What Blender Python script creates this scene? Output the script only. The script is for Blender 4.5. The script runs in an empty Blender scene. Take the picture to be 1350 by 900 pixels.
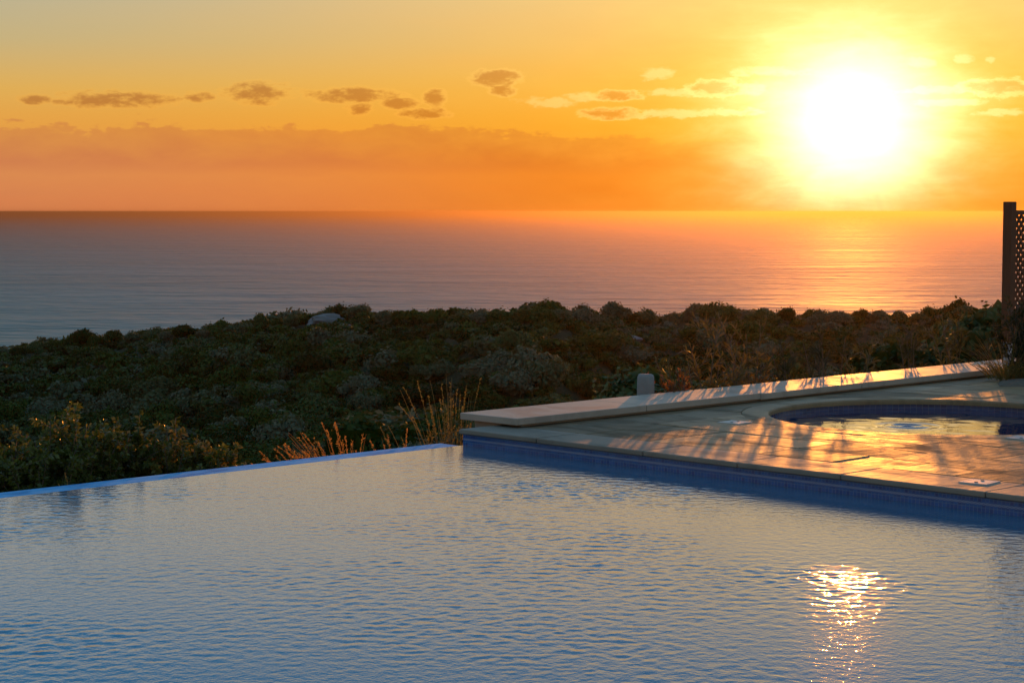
import bpy, bmesh, math, random
import numpy as np
from mathutils import Vector, Matrix, noise as mnoise

random.seed(7)
rng = np.random.default_rng(7)
scene = bpy.context.scene
col = scene.collection
R = math.radians

# ------------------------------------------------------------------ camera geometry
F = 2540.0                     # focal length in pixels of the 1350 px wide photograph
CX, CY, HY = 675.0, 450.0, 279.0
PITCH = math.atan((CY - HY) / F)
CAMZ = 1.7
cp, sp = math.cos(PITCH), math.sin(PITCH)


def ray(X, Y):
    a, b = (X - CX) / F, (CY - Y) / F
    return Vector((a, cp + b * sp, -sp + b * cp))


def at_z(X, Y, z):
    d = ray(X, Y)
    t = (z - CAMZ) / d.z
    return Vector((d.x * t, d.y * t, z))


def at_y(X, Y, y):
    d = ray(X, Y)
    t = y / d.y
    return Vector((d.x * t, y, CAMZ + d.z * t))


cam_d = bpy.data.cameras.new('camera')
cam = bpy.data.objects.new('camera', cam_d)
col.objects.link(cam)
cam.location = (0, 0, CAMZ)
cam.rotation_euler = (R(90) - PITCH, 0, 0)
cam_d.sensor_width = 36
cam_d.lens = 36 * F / 1350
cam_d.clip_start = 0.1
cam_d.clip_end = 900000
scene.camera = cam

# frame of the pool: u along the overflow edge (to the right and away), w outward over the hill
CORNER = at_z(611, 587, 0.0)
TH = math.atan2(.696, .718)
CU, SU = math.cos(TH), math.sin(TH)
POOL_M = Matrix.Translation(CORNER) @ Matrix.Rotation(TH, 4, 'Z')


def uw(p):
    dx, dy = p[0] - CORNER.x, p[1] - CORNER.y
    return dx * CU + dy * SU, -dx * SU + dy * CU


def W(u, w, z):
    return POOL_M @ Vector((u, w, z))


SUN_AZ, SUN_EL = math.degrees(math.atan((1120 - CX) / F)), 2.75

# ------------------------------------------------------------------ object helpers


def tag(o, label=None, cat=None, group=None, kind=None):
    if label: o['label'] = label
    if cat: o['category'] = cat
    if group: o['group'] = group
    if kind: o['kind'] = kind
    return o


def link(name, me, mat=None, parent=None, matrix=None, smooth=False):
    o = bpy.data.objects.new(name, me)
    col.objects.link(o)
    if mat is not None:
        me.materials.clear()
        me.materials.append(mat)
    if smooth:
        me.polygons.foreach_set('use_smooth', [True] * len(me.polygons))
    if parent is not None:
        o.parent = parent
    if matrix is not None:
        o.matrix_local = matrix
    return o


def bm_mesh(bm, name):
    me = bpy.data.meshes.new(name)
    bm.normal_update()
    bm.to_mesh(me)
    bm.free()
    return me


def np_mesh(name, verts, faces, smooth=False, face_attr=None):
    """verts (n,3), faces (m,k) all of one size"""
    verts = np.asarray(verts, dtype=np.float32)
    faces = np.asarray(faces, dtype=np.int32)
    me = bpy.data.meshes.new(name)
    m, k = faces.shape
    me.vertices.add(len(verts))
    me.vertices.foreach_set('co', verts.ravel())
    me.loops.add(m * k)
    me.loops.foreach_set('vertex_index', faces.ravel())
    me.polygons.add(m)
    me.polygons.foreach_set('loop_start', np.arange(0, m * k, k, dtype=np.int32))
    me.polygons.foreach_set('loop_total', np.full(m, k, dtype=np.int32))
    if face_attr is not None:
        a = me.attributes.new('tint', 'FLOAT', 'FACE')
        a.data.foreach_set('value', np.asarray(face_attr, dtype=np.float32))
    me.update(calc_edges=True)
    if smooth:
        me.polygons.foreach_set('use_smooth', np.ones(m, dtype=bool))
    me.validate()
    return me


def empty(name, loc=(0, 0, 0), rz=0.0):
    o = bpy.data.objects.new(name, None)
    col.objects.link(o)
    o.location = loc
    o.rotation_euler = (0, 0, rz)
    o.empty_display_size = .1
    return o


def box(bm, x0, x1, y0, y1, z0, z1, M=None, bevel=0.0, seg=2):
    vs = [bm.verts.new(p) for p in ((x0, y0, z0), (x1, y0, z0), (x1, y1, z0), (x0, y1, z0),
                                    (x0, y0, z1), (x1, y0, z1), (x1, y1, z1), (x0, y1, z1))]
    fs = [bm.faces.new([vs[i] for i in f]) for f in
          ((3, 2, 1, 0), (4, 5, 6, 7), (0, 1, 5, 4), (1, 2, 6, 5), (2, 3, 7, 6), (3, 0, 4, 7))]
    if bevel > 0:
        es = list({e for f in fs for e in f.edges})
        r = bmesh.ops.bevel(bm, geom=es, offset=bevel, segments=seg, profile=.5, affect='EDGES')
        vs = list({v for f in r['faces'] for v in f.verts} | {v for v in vs if v.is_valid})
    if M is not None:
        for v in vs:
            v.co = M @ v.co
    return vs


# ------------------------------------------------------------------ node helpers
class NT:
    def __init__(s, tree):
        s.t = tree
        s.n = tree.nodes
        s.l = tree.links

    def put(s, sock, v):
        if v is None: return
        if hasattr(v, 'is_linked') or hasattr(v, 'links'):
            s.l.new(v, sock)
        else:
            if isinstance(v, (tuple, list)) and len(v) == 3 and getattr(sock, 'type', '') == 'RGBA':
                v = (*v, 1)
            sock.default_value = v

    def m(s, op, a, b=None, c=None, clamp=False):
        n = s.n.new('ShaderNodeMath')
        n.operation = op
        n.use_clamp = clamp
        for i, v in enumerate((a, b, c)):
            s.put(n.inputs[i], v)
        return n.outputs[0]

    def add(s, a, b): return s.m('ADD', a, b)
    def sub(s, a, b): return s.m('SUBTRACT', a, b)
    def mul(s, a, b): return s.m('MULTIPLY', a, b)
    def div(s, a, b): return s.m('DIVIDE', a, b)
    def mx(s, a, b): return s.m('MAXIMUM', a, b)

    def gauss(s, x, w):            # exp(-(x/w)^2)
        q = s.div(x, w)
        return s.m('EXPONENT', s.mul(s.mul(q, q), -1.0))

    def step(s, x, a, b):          # smoothstep
        n = s.n.new('ShaderNodeMapRange')
        n.interpolation_type = 'SMOOTHSTEP'
        s.put(n.inputs['Value'], x)
        n.inputs['From Min'].default_value = a
        n.inputs['From Max'].default_value = b
        return n.outputs['Result']

    def rng(s, x, a, b, c, d):
        n = s.n.new('ShaderNodeMapRange')
        s.put(n.inputs['Value'], x)
        for k, v in zip(('From Min', 'From Max', 'To Min', 'To Max'), (a, b, c, d)):
            n.inputs[k].default_value = v
        return n.outputs['Result']

    def mix(s, f, a, b, mode='MIX'):
        n = s.n.new('ShaderNodeMix')
        n.data_type = 'RGBA'
        n.blend_type = mode
        s.put(n.inputs[0], f)
        s.put(n.inputs[6], a)
        s.put(n.inputs[7], b)
        return n.outputs[2]

    def ramp(s, f, stops, interp='LINEAR'):
        n = s.n.new('ShaderNodeValToRGB')
        cr = n.color_ramp
        cr.interpolation = interp
        while len(cr.elements) < len(stops):
            cr.elements.new(.5)
        for e, (p, c) in zip(cr.elements, stops):
            e.position = p
            e.color = (*c, 1)
        s.put(n.inputs[0], f)
        return n.outputs[0]

    def xyz(s, v):
        n = s.n.new('ShaderNodeSeparateXYZ')
        s.put(n.inputs[0], v)
        return n.outputs

    def vec(s, x, y, z):
        n = s.n.new('ShaderNodeCombineXYZ')
        for i, v in enumerate((x, y, z)):
            s.put(n.inputs[i], v)
        return n.outputs[0]

    def coord(s, k='Object'):
        return s.n.new('ShaderNodeTexCoord').outputs[k]

    def scale(s, v, sc, rot=(0, 0, 0)):
        n = s.n.new('ShaderNodeMapping')
        s.put(n.inputs['Vector'], v)
        n.inputs['Scale'].default_value = sc
        n.inputs['Rotation'].default_value = rot
        return n.outputs[0]

    def noise(s, v, scale, detail=4, rough=.55, dist=0.0):
        n = s.n.new('ShaderNodeTexNoise')
        s.put(n.inputs['Vector'], v)
        n.inputs['Scale'].default_value = scale
        n.inputs['Detail'].default_value = detail
        n.inputs['Roughness'].default_value = rough
        n.inputs['Distortion'].default_value = dist
        return n.outputs[0]

    def bump(s, h, strength, dist, normal=None):
        n = s.n.new('ShaderNodeBump')
        s.put(n.inputs['Height'], h)
        n.inputs['Strength'].default_value = strength
        n.inputs['Distance'].default_value = dist
        if normal is not None: s.put(n.inputs['Normal'], normal)
        return n.outputs[0]

    def brick(s, v, c1, c2, mortar, w, h, gap, offset=0.5, bias=0.0):
        n = s.n.new('ShaderNodeTexBrick')
        s.put(n.inputs['Vector'], v)
        s.put(n.inputs['Color1'], c1)
        s.put(n.inputs['Color2'], c2)
        s.put(n.inputs['Mortar'], mortar)
        n.inputs['Scale'].default_value = 1
        n.inputs['Mortar Size'].default_value = gap
        n.inputs['Mortar Smooth'].default_value = .1
        n.inputs['Bias'].default_value = bias
        n.inputs['Brick Width'].default_value = w
        n.inputs['Row Height'].default_value = h
        n.offset = offset
        return n.outputs


def srgb(r, g, b):
    f = lambda c: (c / 255 / 12.92) if c <= 10 else ((c / 255 + .055) / 1.055) ** 2.4
    return (f(r), f(g), f(b))


def mat(name):
    m = bpy.data.materials.new(name)
    m.use_nodes = True
    t = NT(m.node_tree)
    b = t.n['Principled BSDF']
    return m, t, b


# ------------------------------------------------------------------ world: sky
def build_world():
    w = bpy.data.worlds.new('World')
    scene.world = w
    w.use_nodes = True
    t = NT(w.node_tree)
    bg = t.n['Background']
    x, y, z = t.xyz(t.coord('Generated'))[:3]
    az = t.mul(t.m('ARCTAN2', x, y), 180 / math.pi)
    el = t.mul(t.m('ARCSINE', z), 180 / math.pi)
    saz, sel = SUN_AZ, 2.8
    daz = t.sub(az, saz)
    de = t.sub(el, sel)
    f = t.div(t.mx(el, 0.0), 90.0)
    e = lambda d: d / 90.0
    far = t.ramp(f, [(e(0), srgb(216, 134, 88)), (e(1.0), srgb(221, 145, 90)), (e(2.6), srgb(230, 164, 76)),
                     (e(3.6), srgb(222, 177, 94)), (e(5.0), srgb(190, 178, 136)), (e(6.4), srgb(176, 177, 156)),
                     (e(8.8), (.98, .91, .72)), (e(10.5), (.70, .77, .74)), (e(13), (.16, .49, .79)), (e(16), (.06, .40, .80)), (e(35), (.22, .40, .64)),
                     (e(90), (.11, .19, .33))])
    near = t.ramp(f, [(e(0), srgb(255, 138, 0)), (e(1.2), srgb(255, 142, 4)), (e(2.6), srgb(255, 168, 22)),
                      (e(4.0), srgb(255, 186, 66)), (e(6.4), srgb(255, 206, 118)),
                      (e(9), (1.30, .92, .42)), (e(12), (.86, .78, .60)), (e(16), (.18, .44, .74)), (e(35), (.22, .40, .64)),
                      (e(90), (.11, .19, .33))])
    wide = t.gauss(daz, 17.5)
    base = t.mix(wide, far, near)
    # the physical sky underneath
    sky = t.n.new('ShaderNodeTexSky')
    sky.sky_type = 'NISHITA'
    sky.sun_disc = False
    sky.sun_elevation = R(SUN_EL)
    sky.sun_rotation = R(SUN_AZ)
    sky.altitude = 80
    sky.dust_density = 3
    nis = t.mix(1.0, sky.outputs[0], (.05, .05, .05), 'MULTIPLY')
    base = t.mix(0.06, base, nis)
    # broken texture
    cv = t.vec(az, t.mul(el, 2.6), 0.0)
    n1 = t.noise(cv, .42, 6, .62, .3)
    n2 = t.noise(cv, 1.5, 7, .66, .2)
    n3 = t.noise(t.vec(az, t.mul(el, 7.0), 3.0), .16, 5, .55)
    # thin streaks high up
    base = t.mix(t.mul(t.step(n3, .45, .75), .16), base, t.mix(1.0, base, (1.15, 1.02, .85), 'MULTIPLY'))
    # cloud bank over the horizon
    topedge = t.add(t.sub(2.50, t.mul(t.step(az, -3.0, 6.0), .45)), t.add(t.mul(t.sub(n1, .5), 1.5), t.mul(t.sub(n2, .5), .75)))
    over = t.sub(topedge, el)
    bank = t.mul(t.step(over, -.02, .10), t.step(t.sub(el, t.mul(n1, .6)), .55, 1.15))
    bank2 = t.mul(t.step(over, -.02, .25), .25)
    bank = t.mul(t.mx(bank, bank2), t.m('SUBTRACT', 1.0, t.step(az, 0.5, 9.0)))
    bank = t.mul(bank, t.add(.62, t.mul(t.step(n1, .35, .7), .38)))
    base = t.mix(bank, base, t.mix(1.0, base, (.84, .71, 1.0), 'MULTIPLY'))
    bank3 = t.mul(t.mul(t.step(over, .1, .8), t.step(az, -6.0, 4.0)), t.m('SUBTRACT', 1.0, t.step(az, 6.5, 10.0)))
    base = t.mix(t.mul(bank3, .35), base, t.mix(1.0, base, (.9, .72, .35), 'MULTIPLY'))
    # small clouds, each an uneven ellipse in azimuth and elevation
    clouds = [(157, 136, 82, 11), (342, 126, 46, 14), (465, 128, 66, 10), (50, 136, 22, 7), (265, 131, 20, 7),
              (527, 139, 28, 8), (573, 131, 16, 12), (655, 105, 36, 11), (664, 121, 20, 7), (478, 146, 20, 8),
              (558, 151, 36, 7), (812, 128, 36, 7), (805, 151, 46, 8), (945, 119, 42, 11), (1310, 122, 44, 12)]
    wisps = [(863, 99, 26, 10), (722, 136, 44, 7), (988, 119, 20, 10), (890, 152, 74, 7), (1210, 89, 20, 7), (1267, 86, 15, 6),
             (1302, 87, 8, 5), (900, 124, 60, 6), (1240, 124, 70, 6), (1320, 154, 36, 5), (1010, 98, 60, 6), (960, 150, 60, 6),
             (770, 130, 30, 7), (1250, 140, 60, 5)]

    def puffs(lst):
        fld = None
        for X, Y, hw, hh in lst:
            a, el0 = math.degrees(math.atan((X - CX) / F)), (HY - Y) / 44.33
            qa = t.div(t.sub(az, a), hw / 44.33 * 1.0)
            qe = t.div(t.sub(el, el0), hh / 44.33 * 1.1)
            d = t.sub(1.0, t.add(t.mul(qa, qa), t.mul(qe, qe)))
            fld = d if fld is None else t.mx(fld, d)
        return fld
    field = puffs(clouds)
    wfield = puffs(wisps)
    fz = t.noise(t.vec(az, t.mul(el, 2.4), 7.0), 1.9, 9, .66, .15)
    cf = t.add(t.mx(field, -2.0), t.mul(t.sub(fz, .50), 3.4))
    core = t.step(cf, -.05, 1.0)
    rim = t.step(cf, -.35, .3)
    nearsun = t.gauss(daz, 9.0)
    rimcol = t.mix(nearsun, t.mix(1.0, base, (1.20, 1.10, .85), 'MULTIPLY'), (1.25, .95, .30, 1))
    corecol = t.mix(nearsun, t.mix(1.0, base, (.66, .50, .52), 'MULTIPLY'), t.mix(1.0, base, (1.0, .82, .6), 'MULTIPLY'))
    wf = t.step(t.add(t.mx(wfield, -2.0), t.mul(t.sub(fz, .5), 4.2)), -.1, .9)
    base = t.mix(t.mul(wf, t.add(.15, t.mul(nearsun, .65))), base, (1.15, .80, .26, 1))
    base = t.mix(t.mul(rim, t.add(.35, t.mul(nearsun, .5))), base, rimcol)
    base = t.mix(t.mul(core, .92), base, corecol)
    # glow round the low sun; brighter below than above where the bank does not cover it
    dq = t.add(t.mx(de, 0.0), t.mul(t.m('MINIMUM', de, 0.0), .86))
    r2 = t.m('SQRT', t.add(t.mul(t.mul(daz, daz), .62), t.mul(dq, dq)))
    r2 = t.mul(r2, t.add(1.0, t.add(t.mul(t.sub(n1, .5), .5), t.mul(t.sub(n3, .5), .45))))
    g1 = t.gauss(r2, 1.8)
    g2 = t.gauss(r2, 3.5)
    g3 = t.gauss(r2, 7.5)
    # shafts under the bank
    ang = t.m('ARCTAN2', daz, de)
    shaft = t.noise(t.vec(t.mul(ang, 5.0), 0.0, 0.0), 1.0, 2, .5)
    shaft = t.add(.40, t.mul(shaft, 1.2))
    g2 = t.mul(g2, t.mix(t.step(de, -.3, -1.5), (1, 1, 1, 1), t.vec(shaft, shaft, shaft)))

    def addc(b, g, c):
        return t.mix(1.0, b, t.mix(1.0, t.vec(g, g, g), c, 'MULTIPLY'), 'ADD')
    base = addc(base, g1, (2.2, 1.9, 1.35, 1))
    base = addc(base, g2, (.50, .34, .07, 1))
    base = addc(base, g3, (.06, .05, .01, 1))
    below = t.step(el, -.3, -2.0)
    base = t.mix(below, base, (.10, .09, .09, 1))
    t.l.new(base, bg.inputs['Color'])
    bg.inputs['Strength'].default_value = 1.0
    w.cycles.sampling_method = 'MANUAL'
    w.cycles.sample_map_resolution = 2048


build_world()
sun_d = bpy.data.lights.new('sun', 'SUN')
sun_d.energy = 3.5
sun_d.angle = R(.5)
sun_d.color = (1.0, .315, .04)
sun = bpy.data.objects.new('sun', sun_d)
col.objects.link(sun)
sdir = Vector((math.sin(R(SUN_AZ)) * math.cos(R(SUN_EL)), math.cos(R(SUN_AZ)) * math.cos(R(SUN_EL)), math.sin(R(SUN_EL))))
sun.rotation_euler = sdir.to_track_quat('Z', 'Y').to_euler()
sun.location = (5, 20, 12)

# ------------------------------------------------------------------ materials


def mat_stone(name, c1, c2, rough, bump=.25, scale=1.0, spec=.5, gloss_var=.15, worn=0.0):
    m, t, b = mat(name)
    co = t.coord()
    n = t.noise(co, 2.2 * scale, 6, .6)
    n2 = t.noise(co, 14 * scale, 6, .65)
    n3 = t.noise(t.scale(co, (1, 2.4, 1)), 5.5 * scale, 8, .6, .6)
    isl = t.n.new('ShaderNodeNewGeometry').outputs['Random Per Island']
    f = t.add(t.mul(n, .55), t.mul(isl, .45))
    c = t.mix(t.step(f, .25, .75), c1, c2)
    c = t.mix(t.mul(t.step(n2, .5, .8), .35), c, tuple(v * .55 for v in c1))
    w = t.step(t.noise(t.scale(co, (1.6, .8, 1)), 1.7, 6, .65, .8), .47, .66)
    if worn:
        c = t.mix(t.mul(w, worn * .6), c, tuple(v * .5 for v in c2))
    t.put(b.inputs['Base Color'], c)
    t.put(b.inputs['Roughness'], t.add(t.add(rough - gloss_var, t.mul(t.add(n3, isl), gloss_var)), t.mul(w, worn * .22)))
    b.inputs['Specular IOR Level'].default_value = spec
    nb = t.bump(n3, bump, .012)
    t.put(b.inputs['Normal'], t.bump(n2, bump * .8, .004, nb))
    return m


M = {}
M['paving'] = mat_stone('paving_stone', (.29, .18, .080), (.16, .105, .050), .58, .6, spec=.22, gloss_var=.22, worn=1.0)
M['coping'] = mat_stone('coping_stone', (.28, .21, .14), (.20, .16, .11), .60, .3, spec=.20, worn=.6)
M['cap'] = mat_stone('cap_stone', (.44, .33, .23), (.35, .27, .19), .50, .2, spec=.22, worn=.6)
M['plaster'] = mat_stone('rough_plaster', (.30, .25, .18), (.24, .20, .15), .85, .5)
M['grout'] = mat_stone('grout', (.10, .09, .08), (.07, .065, .06), .9, .2)
M['pale_rock'] = mat_stone('pale_limestone', (.20, .185, .165), (.10, .10, .085), .95, .8, .5)
M['post_stone'] = mat_stone('weathered_stone', (.31, .28, .23), (.19, .175, .15), .9, .9, 3.0, worn=1.0)


def mat_tile(name, plane, tile=.026, deep=(.005, .038, .15), light=(.010, .085, .25), grout=(.07, .15, .23), border=True, rough=.22, spec=.5):
    m, t, b = mat(name)
    x, y, z = t.xyz(t.coord())[:3]
    if plane == 'wz':
        a, h = y, z
    elif plane == 'uw':
        a, h = x, y
    else:                                   # round: angle times radius
        a, h = t.mul(t.m('ARCTAN2', y, x), plane), z
    v = t.vec(a, h, 0.0)
    o = t.brick(v, deep, light, grout, tile, tile, .0018, 0.0)
    c = o[0]
    if border:
        # pale chequer line along the middle of the band
        on = t.mul(t.m('GREATER_THAN', h, .040), t.m('LESS_THAN', h, .056))
        fr = t.m('PINGPONG', a, .013)
        hh = t.m('ABSOLUTE', t.sub(h, .048))
        dia = t.m('LESS_THAN', t.m('ABSOLUTE', t.sub(hh, t.mul(fr, .5))), .0022)
        c = t.mix(t.mul(on, .9), c, t.mix(dia, (.020, .05, .15, 1), (.26, .29, .33, 1)))
    n = t.noise(v, 3.0, 4)
    c = t.mix(t.mul(t.step(n, .5, .75), .35), c, (.05, .07, .14, 1))
    if plane == 'uw':
        lime = t.step(t.noise(t.vec(t.mul(a, .8), t.mul(h, 6.0), 0.0), 2.2, 6, .7, .5), .48, .66)
        c = t.mix(t.mul(lime, .8), c, (.34, .50, .62, 1))
        wet = t.step(t.noise(t.vec(a, t.mul(h, 3.0), 4.0), 1.3, 5, .65), .5, .62)
        c = t.mix(t.mul(wet, .7), c, (.02, .14, .34, 1))
    t.put(b.inputs['Base Color'], c)
    b.inputs['Roughness'].default_value = rough
    b.inputs['Specular IOR Level'].default_value = spec
    t.put(b.inputs['Normal'], t.bump(t.m('SUBTRACT', 1.0, o[1]), .4, .003))
    return m


M['tile_pool'] = mat_tile('pool_wall_tile', 'wz')
M['tile_top'] = mat_tile('overflow_edge_tile', 'uw', .05, (.05, .28, .52), (.08, .36, .62), (.20, .40, .54), False, .7, .12)
M['tile_spa'] = mat_tile('spa_wall_tile', 1.33, .05, (.010, .030, .10), (.016, .060, .17), (.09, .13, .18), False)


def mat_water(name, deep, rough, bumps, bstr, spec=.5):
    m, t, b = mat(name)
    co = t.coord()
    b.inputs['Base Color'].default_value = (*deep, 1)
    b.inputs['Roughness'].default_value = rough
    b.inputs['IOR'].default_value = 1.333
    b.inputs['Specular IOR Level'].default_value = spec
    nrm = None
    for sc, s, d in bumps:
        nrm = t.bump(t.noise(t.scale(co, sc), 1.0, 3, .6), bstr, s, nrm)
    t.put(b.inputs['Normal'], nrm)
    return m, t, b


M['pool_water'], _, _ = mat_water('pool_water', (.002, .092, .17), .05, [((22, 22, 22), .0025, 0), ((55, 55, 55), .0008, 0)], .8)
M['spa_water'], _, _ = mat_water('spa_water', (.01, .03, .08), .04, [((9, 9, 9), .0015, 0)], .7)


def mat_sea():
    m, t, b = mat('sea_water')
    co = t.coord()
    b.inputs['Base Color'].default_value = (.072, .235, .205, 1)
    b.inputs['IOR'].default_value = 1.333
    b.inputs['Specular IOR Level'].default_value = .4
    big = t.noise(t.scale(co, (1 / 900, 1 / 300, 1)), 1, 4, .6)
    t.put(b.inputs['Roughness'], t.rng(big, .3, .7, .60, .76))
    h1 = t.noise(t.scale(co, (1 / 55, 1 / 18, 1)), 1, 3, .6)
    h2 = t.noise(t.scale(co, (1 / 14, 1 / 5, 1)), 1, 3, .6)
    h3 = t.noise(t.scale(co, (1 / 200, 1 / 130, 1)), 1, 4, .65)
    nb = t.bump(h3, 1.0, 60.0)
    nb = t.bump(h1, .9, 9.0, nb)
    t.put(b.inputs['Normal'], t.bump(h2, .8, 1.1, nb))
    return m


M['sea'] = mat_sea()


def mat_leaf(name, c1, c2, c3=None, trans=.25, rough=.55, per_object=True, tint=False, spec=.3):
    m, t, b = mat(name)
    g = t.n.new('ShaderNodeNewGeometry')
    isl = g.outputs['Random Per Island']
    c = t.mix(isl, c1, c2)
    if tint:
        a = t.n.new('ShaderNodeAttribute')
        a.attribute_name = 'tint'
        k = a.outputs['Fac']
    else:
        k = t.n.new('ShaderNodeObjectInfo').outputs['Random']
    if c3 is not None:
        c = t.mix(t.step(k, .50, .95), c, t.mix(isl, c3, tuple(v * .7 for v in c3)))
    c = t.mix(t.step(k, .0, .55), t.mix(1.0, c, (.42, .44, .40), 'MULTIPLY'), c)
    t.put(b.inputs['Base Color'], c)
    b.inputs['Roughness'].default_value = rough
    b.inputs['Specular IOR Level'].default_value = spec
    if trans > 0:
        tr = t.n.new('ShaderNodeBsdfTranslucent')
        t.put(tr.inputs['Color'], t.mix(1.0, c, (1.6, 1.4, .6), 'MULTIPLY'))
        mx = t.n.new('ShaderNodeMixShader')
        mx.inputs[0].default_value = trans
        t.l.new(b.outputs[0], mx.inputs[1])
        t.l.new(tr.outputs[0], mx.inputs[2])
        t.l.new(mx.outputs[0], t.n['Material Output'].inputs['Surface'])
    return m


M['scrub'] = mat_leaf('scrub_foliage', (.055, .076, .010), (.028, .046, .007), (.11, .115, .065), .15, .7, tint=True, spec=.1)
M['bush'] = mat_leaf('bush_foliage', (.056, .080, .010), (.030, .050, .007), (.11, .115, .06), .15, .7, spec=.1)
M['leaf'] = mat_leaf('shrub_leaf', (.12, .13, .026), (.07, .09, .018), (.15, .13, .03), .35, .45)
M['oleander'] = mat_leaf('lance_leaf', (.09, .085, .03), (.05, .06, .02), (.14, .10, .03), .4, .5)
M['red_leaf'] = mat_leaf('reddish_leaf', (.20, .085, .03), (.14, .06, .025), None, .5, .5)
M['dry'] = mat_leaf('dry_straw', (.44, .24, .08), (.30, .17, .06), None, .6, .6)
M['green_straw'] = mat_leaf('green_straw', (.17, .15, .045), (.26, .19, .06), None, .5, .6)


def mat_plain(name, c, rough=.6, metal=0.0, var=.3, scale=8.0, spec=.5, stretch=(1, 1, 1)):
    m, t, b = mat(name)
    n = t.noise(t.scale(t.coord(), stretch), scale, 5, .6)
    t.put(b.inputs['Base Color'], t.mix(n, tuple(v * (1 - var) for v in c), tuple(min(1, v * (1 + var)) for v in c)))
    b.inputs['Roughness'].default_value = rough
    b.inputs['Metallic'].default_value = metal
    b.inputs['Specular IOR Level'].default_value = spec
    t.put(b.inputs['Normal'], t.bump(n, .25, .004))
    return m


M['wood'] = mat_plain('dark_stained_wood', (.12, .045, .018), .7, spec=.15, stretch=(10, 10, .8))
M['steel'] = mat_plain('galvanised_steel', (.42, .42, .42), .5, .5)
M['white_plastic'] = mat_plain('white_plastic', (.40, .36, .30), .45, 0, .08)
M['hole_shade'] = mat_plain('painted_hole_shade', (.03, .03, .03), .8)  # near-black colour that paints the shade inside the lid holes
M['twig'] = mat_plain('twig_bark', (.10, .065, .035), .8)
M['soil'] = mat_plain('dry_soil', (.12, .085, .05), .95, 0, .5, 20)


def mat_ground():
    m, t, b = mat('hill_ground')
    co = t.coord()
    n = t.noise(co, .22, 6, .65)
    n2 = t.noise(co, 1.6, 6, .7)
    c = t.ramp(n, [(.3, (.016, .022, .007)), (.5, (.022, .031, .008)), (.66, (.030, .038, .012)), (.8, (.06, .062, .035))])
    c = t.mix(t.step(n2, .4, .7), c, (.03, .038, .013, 1))
    t.put(b.inputs['Base Color'], c)
    b.inputs['Roughness'].default_value = .95
    b.inputs['Specular IOR Level'].default_value = .1
    t.put(b.inputs['Normal'], t.bump(n2, 1.0, .6))
    return m


M['ground'] = mat_ground()

# ------------------------------------------------------------------ sea
SEA_Z = -72.0


def build_sea():
    bm = bmesh.new()
    rings = [0, 300, 1000, 4000, 15000, 60000, 420000]
    n = 96
    prev = None
    c = bm.verts.new((0, 0, 0))
    for r in rings[1:]:
        cur = [bm.verts.new((r * math.cos(2 * math.pi * i / n), r * math.sin(2 * math.pi * i / n), 0)) for i in range(n)]
        for i in range(n):
            j = (i + 1) % n
            if prev is None: bm.faces.new((c, cur[i], cur[j]))
            else: bm.faces.new((prev[i], cur[i], cur[j], prev[j]))
        prev = cur
    o = link('sea', bm_mesh(bm, 'sea'), M['sea'])
    o.location = (0, 0, SEA_Z)
    tag(o, kind='structure')


build_sea()

# ------------------------------------------------------------------ terrain
RX = [-900, -300, 0, 55, 110, 150, 200, 265, 330, 390, 430, 480, 520, 600, 650, 690, 722, 760, 800, 845, 900, 940, 1000, 1060, 1120, 1200, 1225, 1262, 1300, 1330, 1450, 1700, 2200]
RY = [520, 470, 453, 446, 437, 434, 430, 424, 417, 409, 402, 401, 404, 401, 403, 400, 396, 402, 403, 410, 405, 402, 403, 405, 405, 406, 402, 396, 400, 406, 408, 410, 412]


def ridge_y(X): return np.interp(X, RX, RY)


def ridge_d(X): return 138 + 14 * np.sin(X / 170.0 + 1.0) + 8 * np.sin(X / 61.0) - np.clip(X - 300, -600, 1400) * .018


RIDGE_BUSH = 1.1


def sstep(x, a, b):
    k = np.clip((x - a) / (b - a), 0, 1)
    return k * k * (3 - 2 * k)


def nz(x, y, s, seed=0.0):
    return mnoise.fractal(Vector((x * s, y * s, seed)), .9, 2.1, 4)


def terrain_z(x, y, rough=True):
    r = max(y, 1e-3)
    X = CX + F * x / max(r, 6.0)
    u, w = uw((x, y))
    s = w
    basez = np.interp(u, [-20, -1.5, 1.5, 5.5, 9], [-.70, -.50, -.42, -.12, .0])
    zn = basez - .20 * max(s, 0) - .001 * max(s, 0) ** 2
    D = float(ridge_d(X))
    zr = CAMZ - D * (float(ridge_y(X)) - HY) / F - RIDGE_BUSH
    zv = min(zr - 2.2, -8.6)
    zf = np.interp(r, [20, 40, 62, 80, D * .80, D - 9, D, D + 10, D + 40, D + 120, 600, 900],
                   [-3.0, -6.0, zv, zv + .1, zr - 1.7, zr - .35, zr, zr - .3, zr - 5, zr - 22, -76, -90])
    k = float(sstep(r, 22, 48))
    z = zn * (1 - k) + float(zf) * k
    if rough:
        a = .12 + .55 * k
        if r > 20: a *= 1 - .75 * float(sstep(abs(r - D), 30, 4))
        z += a * nz(x, y, .09, 2.0) + a * .35 * nz(x, y, .5, 5.0)
    if s < 0.3:                              # under the pool and terrace
        z = z * float(sstep(s, -.1, .3)) + (-3.2) * (1 - float(sstep(s, -.1, .3)))
    return z


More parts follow.
